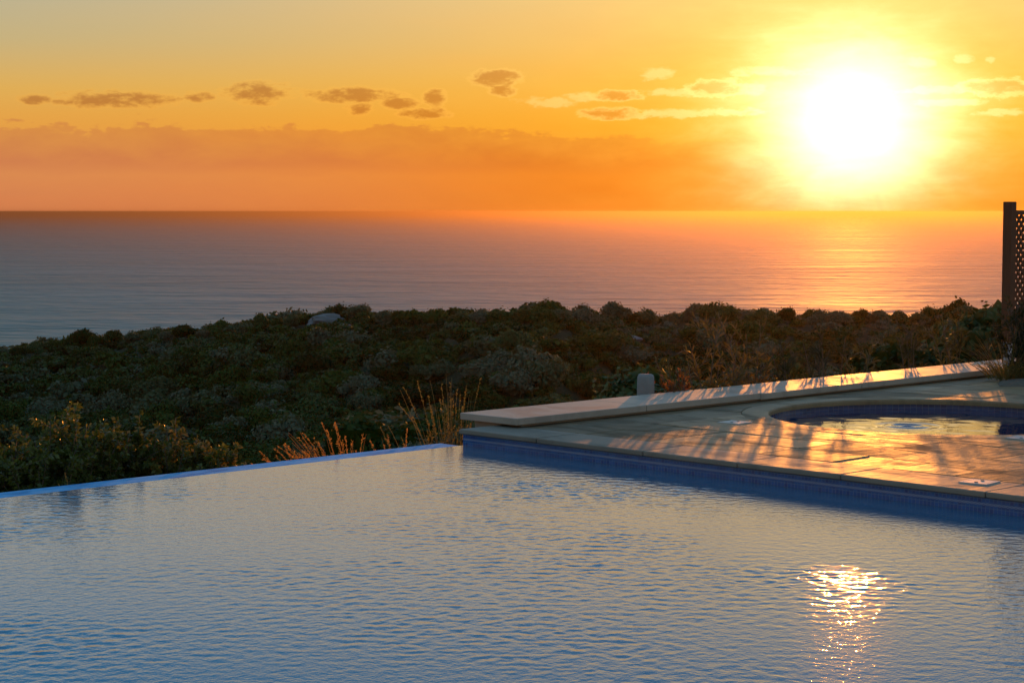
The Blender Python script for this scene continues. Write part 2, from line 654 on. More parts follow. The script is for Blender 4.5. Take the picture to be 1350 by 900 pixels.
def build_terrain():
    ts = np.concatenate([np.linspace(-1.2, -.36, 22), np.linspace(-.34, .34, 190), np.linspace(.36, 1.2, 22)])
    rs = np.concatenate([np.linspace(7, 40, 90), np.linspace(41, 175, 160), np.linspace(180, 800, 26)])
    V = []
    for r in rs:
        for tt in ts:
            x = tt * r
            V.append((x, r, terrain_z(x, r)))
    nx, ny = len(ts), len(rs)
    i = np.arange(nx * ny).reshape(ny, nx)
    Fc = np.stack([i[:-1, :-1], i[:-1, 1:], i[1:, 1:], i[1:, :-1]], -1).reshape(-1, 4)
    o = link('hillside', np_mesh('hillside', V, Fc, True), M['ground'])
    tag(o, kind='structure')


build_terrain()

# ------------------------------------------------------------------ bushes


def bush_arrays(seed, n_leaf, leaf, rx=1.0, rz=.75, lobes=9, spread=.55):
    """leaf sprays on a handful of lobes above a dark twiggy inside; unit bush of radius about 1 standing on z=0"""
    g = np.random.default_rng(seed)
    cen, rad = [], []
    for _ in range(lobes):
        a, q = g.uniform(0, 2 * np.pi), g.uniform(0, 1) ** .6 * spread
        h = g.uniform(.22, .68) * (1 - .35 * q)
        cen.append((math.cos(a) * q * rx, math.sin(a) * q * rx, h * rz / .75))
        rad.append(g.uniform(.17, .47))
    cen, rad = np.array(cen), np.array(rad)
    k = g.integers(0, lobes, n_leaf)
    d = g.normal(size=(n_leaf, 3))
    d[:, 2] = np.abs(d[:, 2]) * .9 - .25
    d /= np.linalg.norm(d, axis=1)[:, None]
    rr = rad[k] * (1.0 - np.abs(g.normal(0, .16, n_leaf)) + (g.random(n_leaf) < .2) * g.uniform(0, .40, n_leaf))
    p = cen[k] + d * rr[:, None] * np.array([1, 1, .85])
    nrm = d + g.normal(0, .55, (n_leaf, 3))
    nrm /= np.linalg.norm(nrm, axis=1)[:, None]
    t1 = np.cross(nrm, g.normal(size=(n_leaf, 3)))
    t1 /= np.linalg.norm(t1, axis=1)[:, None] + 1e-9
    t2 = np.cross(nrm, t1)
    s = leaf * g.uniform(.55, 1.35, n_leaf)[:, None]
    a, b = t1 * s, t2 * s * .62
    V = np.stack([p - a, p - b + nrm * s * .2, p + a, p + b - nrm * s * .1], 1)
    # the dense inside
    ni = max(14, n_leaf // 14)
    ki = g.integers(0, lobes, ni)
    pi_ = cen[ki] + g.normal(0, .16, (ni, 3)) * rad[ki][:, None]
    q1 = g.normal(size=(ni, 3)); q1 /= np.linalg.norm(q1, axis=1)[:, None]
    q2 = np.cross(q1, g.normal(size=(ni, 3))); q2 /= np.linalg.norm(q2, axis=1)[:, None]
    si = rad[ki][:, None] * .62
    Vi = np.stack([pi_ - q1 * si, pi_ - q2 * si, pi_ + q1 * si, pi_ + q2 * si], 1)
    V = np.concatenate([V, Vi], 0)
    V[:, :, 2] = np.maximum(V[:, :, 2], -.25)
    return V.reshape(-1, 3)


def quads(n): return np.arange(n * 4).reshape(-1, 4)


HI = [bush_arrays(100 + i, 2600, .062, 1.0, .72 + .1 * (i % 3), 11 + i % 6) for i in range(8)]
LO = [bush_arrays(200 + i, 310, .118, 1.0, .62 + .08 * (i % 4), 9 + i % 5) for i in range(10)]
XHI = [bush_arrays(300 + i, 7500, .033, 1.0, .72 + .08 * (i % 3), 13 + i % 5) for i in range(4)]
MID = [bush_arrays(250 + i, 1000, .058, 1.0, .62 + .08 * (i % 4), 10 + i % 5) for i in range(8)]
HI_ME, XHI_ME = [], []
for i, v in enumerate(HI):
    me = np_mesh('bush', v, quads(len(v) // 4))
    me.materials.append(M['bush'])
    HI_ME.append(me)
for v in XHI:
    me = np_mesh('bush', v, quads(len(v) // 4))
    me.materials.append(M['bush'])
    XHI_ME.append(me)


def edge_limit(X):
    """pixel row of the pool edge or slab that hides what is lower"""
    return np.interp(X, [0, 610, 611, 1350], [655, 585, 545, 465])


def project(x, y, z):
    dx, dy, dz = x, y, z - CAMZ
    dep = dy * cp - dz * sp
    up = dy * sp + dz * cp
    return CX + F * dx / dep, CY - F * up / dep, dep


def build_bushes():
    def sizeof(r):
        return random.choice((.35, .45, .5, .6, .7, .8, .95, 1.2, 1.6)) * (1.0 if r > 60 else .9)
    spots = []
    # cover of the slope
    for _ in range(8800):
        r = 24 + 158 * random.random() ** .75
        tt = random.uniform(-.33, .33)
        x = tt * r
        u, w = uw((x, r))
        if w < 4: continue
        # looser cover in places
        if nz(x, r, .045, 9.0) < -.28 and random.random() < .4: continue
        D = float(ridge_d(CX + F * tt))
        if r > D + 14: continue
        rad = sizeof(r)
        if abs(r - D) < 12: rad = min(rad, .85)
        z = terrain_z(x, r) - .15
        spots.append((x, r, z, rad, False))
    # along the hilltop
    prominent = [(722, 393, 1.5, 'tallest rounded bush on the hilltop against the sea, near its middle'),
                 (110, 434, 1.35, 'rounded bush standing alone on the low left end of the hilltop'),
                 (474, 399, 1.2, 'dark bush beside the pale rocks on the hilltop left of the middle'),
                 (1262, 394, 1.9, 'broad dark bush on the hilltop nearest the lattice fence'),
                 (942, 399, 1.3, 'small domed bush on the hilltop below the setting sun, left of it'),
                 (812, 399, 1.3, 'dark bush at the drop of the hilltop above the pale rock ledges')]
    ridge = []
    for X, Y, rad, lab in prominent:
        D = float(ridge_d(X))
        p = at_y(X, Y, D)
        ridge.append((p.x, D, p.z - rad * 1.02, rad, lab))
    X = -30
    while X < 1400:
        D = float(ridge_d(X)) + random.uniform(-3, 2)
        rad = random.uniform(.75, 1.3)
        p = at_y(X, float(ridge_y(X)) + random.uniform(0, 6), D)
        ridge.append((p.x, D, min(p.z - rad * .95, terrain_z(p.x, D) + .1), rad, None))
        X += random.uniform(16, 32)
    # which of the slope's bushes show largest
    vis = []
    for i, (x, y, z, rad, _) in enumerate(spots):
        X, Y, dep = project(x, y, z + rad * .8)
        if 5 < X < 1345 and Y < edge_limit(X) - 6 and Y > ridge_y(X) + 5:
            vis.append((rad / dep, i))
    vis.sort(reverse=True)
    chosen = {i for _, i in vis[:215]}
    n = 0
    for x, y, z, rad, lab in ridge:
        o = bpy.data.objects.new('bush', HI_ME[n % len(HI_ME)])
        n += 1
        col.objects.link(o)
        o.location = (x, y, z)
        o.rotation_euler = (0, 0, random.uniform(0, 6.28))
        o.scale = (rad * random.uniform(.9, 1.3), rad * random.uniform(.9, 1.3), rad * random.uniform(.85, 1.15))
        tag(o, lab or 'low dark green bush in the row along the hilltop against the sea', 'bush', 'bushes along the hilltop')
    for i in sorted(chosen):
        x, y, z, rad, _ = spots[i]
        o = bpy.data.objects.new('bush', XHI_ME[n % 4] if y < 75 else HI_ME[n % len(HI_ME)])
        n += 1
        col.objects.link(o)
        o.location = (x, y, z)
        o.rotation_euler = (random.uniform(-.1, .1), random.uniform(-.1, .1), random.uniform(0, 6.28))
        o.scale = (rad * random.uniform(.9, 1.3), rad * random.uniform(.9, 1.3), rad * random.uniform(.75, 1.1))
        tag(o, 'rounded dark green scrub bush on the shaded hillside beyond the pool', 'bush', 'bushes covering the hillside')
    VV, TT = [], []
    for i, (x, y, z, rad, _) in enumerate(spots):
        if i in chosen: continue
        v = (MID[i % len(MID)] if y < 62 else LO[i % len(LO)]).copy()
        a = random.uniform(0, 6.28)
        c, s = math.cos(a), math.sin(a)
        sx, sz = rad * random.uniform(.9, 1.35), rad * random.uniform(.7, 1.1)
        out = np.empty_like(v)
        out[:, 0] = (v[:, 0] * c - v[:, 1] * s) * sx + x
        out[:, 1] = (v[:, 0] * s + v[:, 1] * c) * sx + y
        out[:, 2] = v[:, 2] * sz + z
        VV.append(out)
        TT.append(np.full(len(v) // 4, min(1, max(0, .5 + .5 * nz(x, y, .05, 3.0) + random.uniform(-.3, .35)))))
    V = np.concatenate(VV)
    o = link('hillside_scrub', np_mesh('hillside_scrub', V, quads(len(V) // 4), face_attr=np.concatenate(TT)), M['scrub'])
    tag(o, 'dark mass of low scrub covering the hillside between the bushes', 'scrub', kind='stuff')


build_bushes()

# ------------------------------------------------------------------ pale rocks on the hilltop


def rock_mesh(seed, sx, sy, sz):
    bm = bmesh.new()
    bmesh.ops.create_icosphere(bm, subdivisions=3, radius=1)
    for v in bm.verts:
        n = mnoise.fractal(v.co * 1.3 + Vector((seed * 7.1, 0, 0)), .8, 2.2, 5)
        c = mnoise.cell(v.co * 1.6 + Vector((0, seed * 3.3, 0)))
        v.co *= 1 + .28 * n + .12 * c
        v.co.x *= sx; v.co.y *= sy; v.co.z *= sz
    return bm_mesh(bm, 'rock')


rocks = [(432, 409, 134, 1.4, .5, 'pale grey rock outcrop under the left hilltop bushes, widest of them'),
         (452, 420, 128, .8, .4, 'small pale rock just below the left outcrop on the slope'),
         (640, 417, 126, 1.0, .35, 'flat pale rock below the hilltop left of the tallest bush'),
         (735, 420, 120, 1.1, .42, 'pale rock ledge on the slope right below the tallest bush'),
         (772, 417, 122, 1.2, .30, 'long flat rock ledge right of the tallest bush'),
         (826, 413, 120, .9, .28, 'pale rock at the dip of the hilltop above the stone post'),
         (372, 428, 122, .7, .3, 'small grey rock on the left slope under the rising hilltop')]
for i, (X, Y, d, rx, rz, lab) in enumerate(rocks):
    p = at_y(X, Y, d)
    o = link('rock', rock_mesh(i + 1, rx, .8 * rx, rz), M['pale_rock'], smooth=False)
    gz = terrain_z(p.x, d)
    o.location = (p.x, d, gz + rz * .12)
    o.rotation_euler = (0, 0, i * 1.3)
    tag(o, lab, 'rock', 'pale rocks on the hill')

# ------------------------------------------------------------------ pool, terrace, spa
Z_T = .122
SPA_U, SPA_W = uw(at_z(1236, 547.5, Z_T))
SPA_R = 1.30
SPA_Z = .036          # spa water level
U1, W1 = 9.5, -12.0
POOL_U0, POOL_W0 = -15.0, -8.3


def wave_field(n, lmin, lmax, slope, seed, main=-math.pi * .28, spread=1.1):
    g = np.random.default_rng(seed)
    L = np.exp(g.uniform(np.log(lmin), np.log(lmax), n))
    th = main + g.normal(0, spread, n)
    k = 2 * np.pi / L
    amp = slope / k * math.sqrt(2.0 / n) * (L / lmax) ** .15
    return k * np.cos(th), k * np.sin(th), amp, g.uniform(0, 2 * np.pi, n)


PSTEP = .0115


def build_pool_water():
    us = np.arange(-9.6, 0.0001, PSTEP)
    us[-1] = 0.0
    ws = np.arange(POOL_W0, .0001, PSTEP)
    ws[-1] = 0.004
    U, Wg = np.meshgrid(us, ws)
    kx, ky, am, ph = wave_field(160, .031, .14, .036, 5, math.pi * .27, .8)
    Z = np.zeros_like(U)
    for a, b, c, d in zip(kx, ky, am, ph):
        Z += c * np.sin(a * U + b * Wg + d)
    # gusty patches: rougher and calmer water
    patch = np.zeros_like(U)
    g = np.random.default_rng(11)
    for _ in range(14):
        L = g.uniform(1.2, 4.0); th = g.uniform(0, 6.28)
        patch += np.sin(2 * np.pi / L * (np.cos(th) * U + np.sin(th) * Wg) + g.uniform(0, 6.28))
    patch = .86 + .19 * patch
    pu, pw = uw(at_z(850, 712, 0))
    dx, dy = (U - pu) * CU - (Wg - pw) * SU, (U - pu) * SU + (Wg - pw) * CU
    patch += 1.5 * np.exp(-((dx / .40) ** 2 + (dy / .34) ** 2))
    pu, pw = uw(at_z(1100, 765, 0))
    dx, dy = (U - pu) * CU - (Wg - pw) * SU, (U - pu) * SU + (Wg - pw) * CU
    patch += 1.4 * np.exp(-((dx / .30) ** 2 + (dy / .27) ** 2))  # steeper ripples added here so the sun glint falls on this spot
    pu, pw = uw(at_z(1112, 835, 0))
    dx, dy = (U - pu) * CU - (Wg - pw) * SU, (U - pu) * SU + (Wg - pw) * CU
    patch -= .38 * np.exp(-((dx / .5) ** 2 + (dy / .5) ** 2))  # calmer spot added to cut the glint short below
    Z *= np.clip(patch, .3, 2.6) * (.25 + .75 * np.clip(-Wg / .3, 0, 1))
    Z += .002
    V = np.stack([U, Wg, Z], -1).reshape(-1, 3)
    i = np.arange(U.size).reshape(U.shape)
    Fc = np.stack([i[:-1, :-1], i[:-1, 1:], i[1:, 1:], i[1:, :-1]], -1).reshape(-1, 4)
    o = link('pool_water', np_mesh('pool_water', V, Fc, True), M['pool_water'])
    o.matrix_world = POOL_M
    tag(o, kind='structure')


build_pool_water()


def boolean_cut(me, u, w, r):
    """mesh minus an upright cylinder, worked out once and stored as plain mesh"""
    bm = bmesh.new()
    bmesh.ops.create_cone(bm, cap_ends=True, segments=120, radius1=r, radius2=r, depth=2.4, matrix=Matrix.Translation((u, w, 0)))
    cme = bm_mesh(bm, 'cut')
    co = bpy.data.objects.new('cut', cme)
    so = bpy.data.objects.new('stock', me)
    col.objects.link(co); col.objects.link(so)
    md = so.modifiers.new('b', 'BOOLEAN')
    md.operation = 'DIFFERENCE'; md.object = co; md.solver = 'EXACT'; md.use_self = False
    dg = bpy.context.evaluated_depsgraph_get()
    out = bpy.data.meshes.new_from_object(so.evaluated_get(dg))
    bpy.data.objects.remove(co); bpy.data.objects.remove(so)
    bpy.data.meshes.remove(cme)
    return out


def build_terrace():
    root = empty('terrace')
    root.matrix_world = POOL_M
    tag(root, 'stone paved terrace with blue tiled side rising from the pool', 'terrace', kind='structure')
    bm = bmesh.new()
    box(bm, 0.0, U1, W1, 0.0, -3.0, Z_T - .037)
    base = boolean_cut(bm_mesh(bm, 'base'), SPA_U, SPA_W, SPA_R + .10)
    link('base', base, M['grout'], root)
    # tiled face towards the pool
    bm = bmesh.new()
    vs = [bm.verts.new(p) for p in ((-.004, .0, -1.2), (-.004, W1, -1.2), (-.004, W1, Z_T - .038), (-.004, .0, Z_T - .038))]
    bm.faces.new(vs)
    link('tile_band', bm_mesh(bm, 'tile_band'), M['tile_pool'], root)
    # paving: rows of slabs, each with its own slight tilt
    bm = bmesh.new()
    g = random.Random(3)
    u = .405
    while u < U1 - .1:
        rowh = g.choice((.42, .5, .6))
        w = 0.0 - g.uniform(0, .5) + .5
        while w > W1 + .1:
            ln = g.choice((.45, .6, .75, .95))
            a0, a1 = u + .004, min(u + rowh - .004, U1)
            b1, b0 = min(w - .004, 0.0), max(w - ln + .004, W1)
            w -= ln
            if b1 - b0 < .06: continue
            c = Vector(((a0 + a1) / 2, (b0 + b1) / 2, 0))
            Mx = (Matrix.Translation(c + Vector((0, 0, g.uniform(-.0016, .0016)))) @ Matrix.Rotation(g.gauss(0, .0045), 4, 'X')
                  @ Matrix.Rotation(g.gauss(0, .0045), 4, 'Y') @ Matrix.Translation(-c))
            box(bm, a0, a1, b0, b1, Z_T - .0315, Z_T, Mx, .004, 1)
        u += rowh
    pav = boolean_cut(bm_mesh(bm, 'paving'), SPA_U, SPA_W, SPA_R + .214)
    link('paving', pav, M['paving'], root)
    # coping along the pool
    bm = bmesh.new()
    w = .02
    while w > W1:
        ln = g.choice((.8, 1.0, 1.0))
        b0 = max(w - ln + .003, W1)
        c = Vector((.18, (w + b0) / 2, 0))
        Mx = Matrix.Translation(c + Vector((0, 0, g.uniform(-.001, .001)))) @ Matrix.Rotation(g.gauss(0, .002), 4, 'X') @ Matrix.Rotation(g.gauss(0, .002), 4, 'Y') @ Matrix.Translation(-c)
        box(bm, -.03, .40, b0, w - .003, Z_T - .034, Z_T + .001, Mx, .008, 2)
        w -= ln
    link('coping', bm_mesh(bm, 'coping'), M['coping'], root)


build_terrace()


def build_spa():
    root = empty('spa_pool')
    root.matrix_world = POOL_M @ Matrix.Translation((SPA_U, SPA_W, 0))
    tag(root, 'round sunken spa pool with blue mosaic wall set in the terrace', 'spa pool')
    n = 120
    # coping ring: profile swept round, split into stones by narrow joints in the material
    prof = [(SPA_R + .21, Z_T - .033), (SPA_R + .21, Z_T), (SPA_R + .02, Z_T + .001), (SPA_R + .006, Z_T - .002), (SPA_R, Z_T - .014), (SPA_R, Z_T - .042), (SPA_R + .04, Z_T - .046), (SPA_R + .21, Z_T - .033)]
    bm = bmesh.new()
    rings = []
    for i in range(n):
        a = 2 * math.pi * i / n
        rings.append([bm.verts.new((r * math.cos(a), r * math.sin(a), z)) for r, z in prof[:-1]])
    m = len(prof) - 1
    for i in range(n):
        A, B = rings[i], rings[(i + 1) % n]
        for k in range(m):
            bm.faces.new((A[k], B[k], B[(k + 1) % m], A[(k + 1) % m]))
    bmesh.ops.recalc_face_normals(bm, faces=bm.faces)
    link('rim', bm_mesh(bm, 'rim'), M['paving'], root)
    bm = bmesh.new()
    A = []
    for z in (Z_T - .044, -.95):
        A.append([bm.verts.new(((SPA_R + .03) * math.cos(2 * math.pi * i / n), (SPA_R + .03) * math.sin(2 * math.pi * i / n), z)) for i in range(n)])
    for i in range(n):
        j = (i + 1) % n
        bm.faces.new((A[0][j], A[0][i], A[1][i], A[1][j]))
    bm.faces.new(A[1])
    link('tile_wall', bm_mesh(bm, 'tile_wall'), M['tile_spa'], root)
    # water
    jx, jy = uw(at_z(1196, 561, SPA_Z))
    jx -= SPA_U; jy -= SPA_W
    kx, ky, am, ph = wave_field(40, .12, .6, .016, 8)
    rr = np.linspace(0, SPA_R + .029, 70)
    aa = np.linspace(0, 2 * np.pi, 181)[:-1]
    Rr, Aa = np.meshgrid(rr, aa, indexing='ij')
    X, Y = Rr * np.cos(Aa), Rr * np.sin(Aa)
    Z = np.zeros_like(X)
    for a, b, c, d in zip(kx, ky, am, ph):
        Z += c * np.sin(a * X + b * Y + d)
    q = np.hypot(X - jx, Y - jy)
    Z += .006 * np.exp(-(q / .22) ** 2) * np.cos(q * 45)
    V = np.stack([X, Y, Z], -1).reshape(-1, 3)
    i = np.arange(X.size).reshape(X.shape)
    i2 = np.roll(i, -1, 1)
    Fc = np.stack([i[:-1], i[1:], i2[1:], i2[:-1]], -1).reshape(-1, 4)[:]
    o = link('spa_water', np_mesh('spa_water', V, Fc, True), M['spa_water'])
    o.matrix_world = POOL_M @ Matrix.Translation((SPA_U, SPA_W, SPA_Z))
    tag(o, kind='structure')


build_spa()


def build_edge_wall():
    root = empty('overflow_wall')
    root.matrix_world = POOL_M
    tag(root, 'blue tiled infinity edge of the pool above the hillside shrubs', 'pool wall')
    bm = bmesh.new()
    box(bm, POOL_U0 - .2, -.002, .006, .24, -3.0, -.030)
    link('wall', bm_mesh(bm, 'wall'), M['plaster'], root)
    bm = bmesh.new()
    box(bm, POOL_U0 - .2, -.002, .005, .25, -.029, -.004, None, .006, 2)
    link('tile_top', bm_mesh(bm, 'tile_top'), M['tile_top'], root)


build_edge_wall()


CAP_Z, CAP_T = .141, .052
cf, cb = uw(at_z(679, 561.5, CAP_Z)), uw(at_z(608, 552.6, CAP_Z))
CAP_U, CAP_W0, CAP_W1 = (cf[0] + cb[0]) / 2, cf[1], cb[1]


def build_cap_wall():
    root = empty('low_wall')
    root.matrix_world = POOL_M
    tag(root, 'low wall capped with pale stone slabs along the terrace edge', 'wall')
    bm = bmesh.new()
    box(bm, CAP_U + .10, U1, CAP_W0 + .05, -.004, Z_T + .0025, CAP_Z - .001)
    box(bm, CAP_U + .10, U1, .004, CAP_W1 - .06, -2.5, CAP_Z - .001)
    link('wall', bm_mesh(bm, 'wall'), M['plaster'], root)
    u = CAP_U
    g = random.Random(5)
    while u < U1 - .3:
        ln = 1.42
        bm = bmesh.new()
        c = Vector((u + ln / 2, (CAP_W0 + CAP_W1) / 2, CAP_Z + CAP_T / 2))
        Mx = Matrix.Translation(c + Vector((0, 0, g.uniform(-.001, .001)))) @ Matrix.Rotation(g.gauss(0, .0015), 4, 'Y') @ Matrix.Rotation(g.gauss(0, .002), 4, 'X') @ Matrix.Translation(-c)
        box(bm, u + .0025, u + ln - .0025, CAP_W0, CAP_W1, CAP_Z + .001, CAP_Z + CAP_T, Mx, .005, 2)
        link('cap_stone', bm_mesh(bm, 'cap_stone'), M['cap'], root)
        u += ln


build_cap_wall()


def build_deck():
    bm = bmesh.new()
    box(bm, POOL_U0, -.002, W1, POOL_W0 - .002, -3.0, .10, None)
    o = link('pool_deck', bm_mesh(bm, 'pool_deck'), M['paving'])
    o.matrix_world = POOL_M
    tag(o, kind='structure')


build_deck()

def wdepth(X, w):
    """depth on the view ray of column X at distance w outside the overflow edge"""
    t = (X - CX) / F
    # p = (t*y, y): -(t*y-cx)*SU + (y-cy)*CU = w
    return (w - CORNER.x * SU + CORNER.y * CU) / (CU - t * SU)


# ------------------------------------------------------------------ small fittings on the terrace


def build_lids():
    g = 'skimmer lids set in the terrace'
    spots = [(969, 556.5, .19, 'square white skimmer lid in the terrace between slab wall and round spa'),
             (1291, 635, .18, 'square white skimmer lid in the terrace near the pool coping'),
             (1350, 577, .19, 'white skimmer lid beside the spa rim at the right end')]
    for X, Y, s, lab in spots:
        p = at_z(X, Y, Z_T + .001)
        root = empty('skimmer_lid', p, TH + .1)
        tag(root, lab, 'pool lid', g)
        h = s / 2
        bm = bmesh.new()
        for x0, x1, y0, y1 in ((-h, h, -h, -h + .018), (-h, h, h - .018, h), (-h, -h + .018, -h + .0185, h - .0185), (h - .018, h, -h + .0185, h - .0185)):
            box(bm, x0, x1, y0, y1, -.003, .0035, None, .001, 1)
        link('frame', bm_mesh(bm, 'frame'), M['white_plastic'], root)
        bm = bmesh.new()
        box(bm, -h + .021, h - .021, -h + .021, h - .021, -.002, .003, None, .001, 1)
        lid = link('cover', bm_mesh(bm, 'cover'), M['white_plastic'], root)
        for sx in (-1, 1):
            bm = bmesh.new()
            bmesh.ops.create_cone(bm, cap_ends=True, segments=16, radius1=.011, radius2=.011, depth=.002, matrix=Matrix.Translation((sx * h * .45, 0, .0045)))
            link('finger_hole_disc', bm_mesh(bm, 'finger_hole_disc'), M['hole_shade'], lid)  # flat dark disc on the cover; its colour stands for a hole's shade


build_lids()


def build_post():
    yy = wdepth(852, CAP_W1 + .16)
    p = Vector(((852 - CX) / F * yy, yy, 0))
    bm = bmesh.new()
    rings = []
    n = 20
    hts = [(-.3, .078), (0, .076), (.3, .074), (.60, .073), (.80, .072), (.88, .070), (.899, .062), (.905, .045)]
    for z, r in hts:
        ring = []
        for i in range(n):
            a = 2 * math.pi * i / n
            c, s = math.cos(a), math.sin(a)
            k = (abs(c) ** 4 + abs(s) ** 4) ** -.25
            q = r * (k * .8 + .2) * (1 + .05 * mnoise.noise(Vector((c * 2, s * 2, z * 9))))
            ring.append(bm.verts.new((q * c, q * s, z + .012 * mnoise.noise(Vector((c * 3, s * 3, 4))))))
        rings.append(ring)
    for A, B in zip(rings, rings[1:]):
        for i in range(n):
            bm.faces.new((A[i], A[(i + 1) % n], B[(i + 1) % n], B[i]))
    bm.faces.new(rings[-1])
    bm.faces.new(rings[0][::-1])
    o = link('stone_post', bm_mesh(bm, 'stone_post'), M['post_stone'], smooth=True)
    top = at_y(852, 493, p.y)
    o.location = (p.x, p.y, top.z - .905)
    tag(o, 'short pale weathered stone post standing just behind the slab wall', 'post')


build_post()


def build_fence():
    base = at_z(1328, 464, .30)
    u0, w0 = uw(base)
    root = empty('lattice_fence')
    root.matrix_world = POOL_M @ Matrix.Translation((u0, w0, 0))
    tag(root, 'dark brown wooden lattice fence with square post beside the slab wall', 'fence')
    ztop = at_y(1328, 266, base.y).z
    bm = bmesh.new()
    box(bm, -.048, .048, -.048, .048, .40, ztop, None, .004, 1)
    link('post', bm_mesh(bm, 'post'), M['wood'], root)
    bm = bmesh.new()
    box(bm, -.050, -.012, -.018, .018, .10, .405, None, .003, 1)
    box(bm, -.010, .040, -.03, .03, -.40, .395)
    link('post_base', bm_mesh(bm, 'post_base'), M['steel'], root)
    L = 1.75
    zt, zb = ztop - .085, .44
    bm = bmesh.new()
    box(bm, .05, .05 + L, -.022, .022, zt - .045, zt, None, .003, 1)
    box(bm, .05, .05 + L, -.022, .022, zb, zb + .045, None, .003, 1)
    box(bm, .05, .095, -.0215, .0215, zb + .0455, zt - .0455, None, .003, 1)
    box(bm, .005 + L, .05 + L, -.0215, .0215, zb + .0455, zt - .0455, None, .003, 1)
    link('frame', bm_mesh(bm, 'frame'), M['wood'], root)
    # diagonal slats, two crossing layers
    bm = bmesh.new()
    x0, x1, y0, y1 = .09, .01 + L, zb + .04, zt - .04
    pitch, wd = .062, .017
    for layer, sgn in ((0.0045, 1), (-.0045, -1)):
        c = -4.0
        while c < 5:
            # line z = sgn*x + c clipped to the frame opening
            pts = []
            for x in (x0, x1):
                z = sgn * x + c
                if y0 <= z <= y1: pts.append((x, z))
            for z in (y0, y1):
                x = (z - c) / sgn
                if x0 < x < x1: pts.append((x, z))
            if len(pts) >= 2:
                (xa, za), (xb, zb_) = pts[0], pts[1]
                ln = math.hypot(xb - xa, zb_ - za)
                if ln > .02:
                    an = math.atan2(zb_ - za, xb - xa)
                    Mx = Matrix.Translation(((xa + xb) / 2, layer, (za + zb_) / 2)) @ Matrix.Rotation(-an, 4, 'Y')
                    box(bm, -ln / 2, ln / 2, -.004, .004, -wd, wd, Mx)
            c += pitch * math.sqrt(2)
    link('lattice', bm_mesh(bm, 'lattice'), M['wood'], root)
    bm = bmesh.new()
    box(bm, .05 + L + .002, .05 + L + .098, -.048, .048, -.35, ztop, None, .004, 1)
    link('post', bm_mesh(bm, 'post'), M['wood'], root)


build_fence()

# ------------------------------------------------------------------ near plants


class Plant:
    """stems as thin three-sided tubes, leaves as folded blades"""

    def __init__(s, seed):
        s.g = np.random.default_rng(seed)
        s.sv, s.sf, s.lv, s.lf = [], [], [], []

    def stem(s, pts, r0, r1):
        b = len(s.sv)
        n = len(pts)
        for i, p in enumerate(pts):
            d = (pts[min(i + 1, n - 1)] - pts[max(i - 1, 0)])
            d = d / (np.linalg.norm(d) + 1e-9)
            a = np.cross(d, [.31, .95, .1]); a /= np.linalg.norm(a) + 1e-9
            c = np.cross(d, a)
            r = r0 + (r1 - r0) * i / (n - 1)
            for k in range(3):
                t = 2.094 * k
                s.sv.append(p + a * r * math.cos(t) + c * r * math.sin(t))
        for i in range(n - 1):
            for k in range(3):
                q = (k + 1) % 3
                s.sf.append((b + 3 * i + k, b + 3 * i + q, b + 3 * i + 3 + q, b + 3 * i + 3 + k))

    def leaf(s, p, d, ln, wd, droop=.15):
        g = s.g
        d = d / (np.linalg.norm(d) + 1e-9)
        side = np.cross(d, g.normal(size=3)); side /= np.linalg.norm(side) + 1e-9
        nrm = np.cross(side, d)
        mid = p + d * ln * .5 + nrm * ln * .05
        tip = p + d * ln - np.array([0, 0, droop * ln])
        b = len(s.lv)
        s.lv += [p, mid + side * wd * .5 + nrm * wd * .12, tip, mid - side * wd * .5 + nrm * wd * .12]
        s.lf.append((b, b + 1, b + 2, b + 3))

    def path(s, p, d, ln, n=6, curl=.25, grav=0.0):
        pts = [np.array(p, float)]
        d = np.array(d, float); d /= np.linalg.norm(d)
        for _ in range(n):
            d = d + s.g.normal(0, curl / n, 3) + np.array([0, 0, -grav / n])
            d /= np.linalg.norm(d)
            pts.append(pts[-1] + d * ln / n)
        return pts

    def build(s, root, leafmat, stemmat=None):
        link('stem', np_mesh('stem', s.sv, s.sf), stemmat or M['twig'], root)
        link('foliage', np_mesh('foliage', s.lv, s.lf), leafmat, root)


def leafy(name, loc, seed, h, spread, nst, leaf, wd, lab, group, m, per=70, lean=(0, 0), up=.5, smat=None, cat='shrub', twigs=5):
    P = Plant(seed)
    g = P.g
    for _ in range(nst):
        a = g.uniform(0, 6.28)
        q = g.uniform(0, 1)
        d = np.array([math.cos(a) * q * spread / h + lean[0], math.sin(a) * q * spread / h + lean[1], 1.0])
        ln = h * g.uniform(.6, 1.05)
        st = P.path((math.cos(a) * .08 * q, math.sin(a) * .08 * q, 0), d, ln, 8, .5)
        P.stem(st, .009, .003)
        runs = [st]
        for _t in range(twigs):
            i = g.integers(2, 8)
            b = g.uniform(0, 6.28)
            tw = P.path(st[i], np.array([math.cos(b) * .8, math.sin(b) * .8, g.uniform(.3, 1.1)]), ln * g.uniform(.12, .32), 4, .4)
            P.stem(tw, .004, .0015)
            runs.append(tw)
        for run in runs:
            k = max(3, int(per * (len(run) / 9)))
            for _l in range(k):
                f = g.uniform(.12 if run is st else .05, 1) * (len(run) - 1)
                i = min(int(f), len(run) - 2)
                p = run[i] + (run[i + 1] - run[i]) * (f - i)
                ax = run[i + 1] - run[i]
                ax = ax / (np.linalg.norm(ax) + 1e-9)
                o = g.normal(size=3); o -= ax * o.dot(ax); o /= np.linalg.norm(o) + 1e-9
                P.leaf(p, ax * up + o * (1 - up) + np.array([0, 0, .1]), leaf * g.uniform(.6, 1.25), wd * g.uniform(.7, 1.2))
    root = empty(name, loc)
    tag(root, lab, cat, group)
    P.build(root, m, smat)
    return root


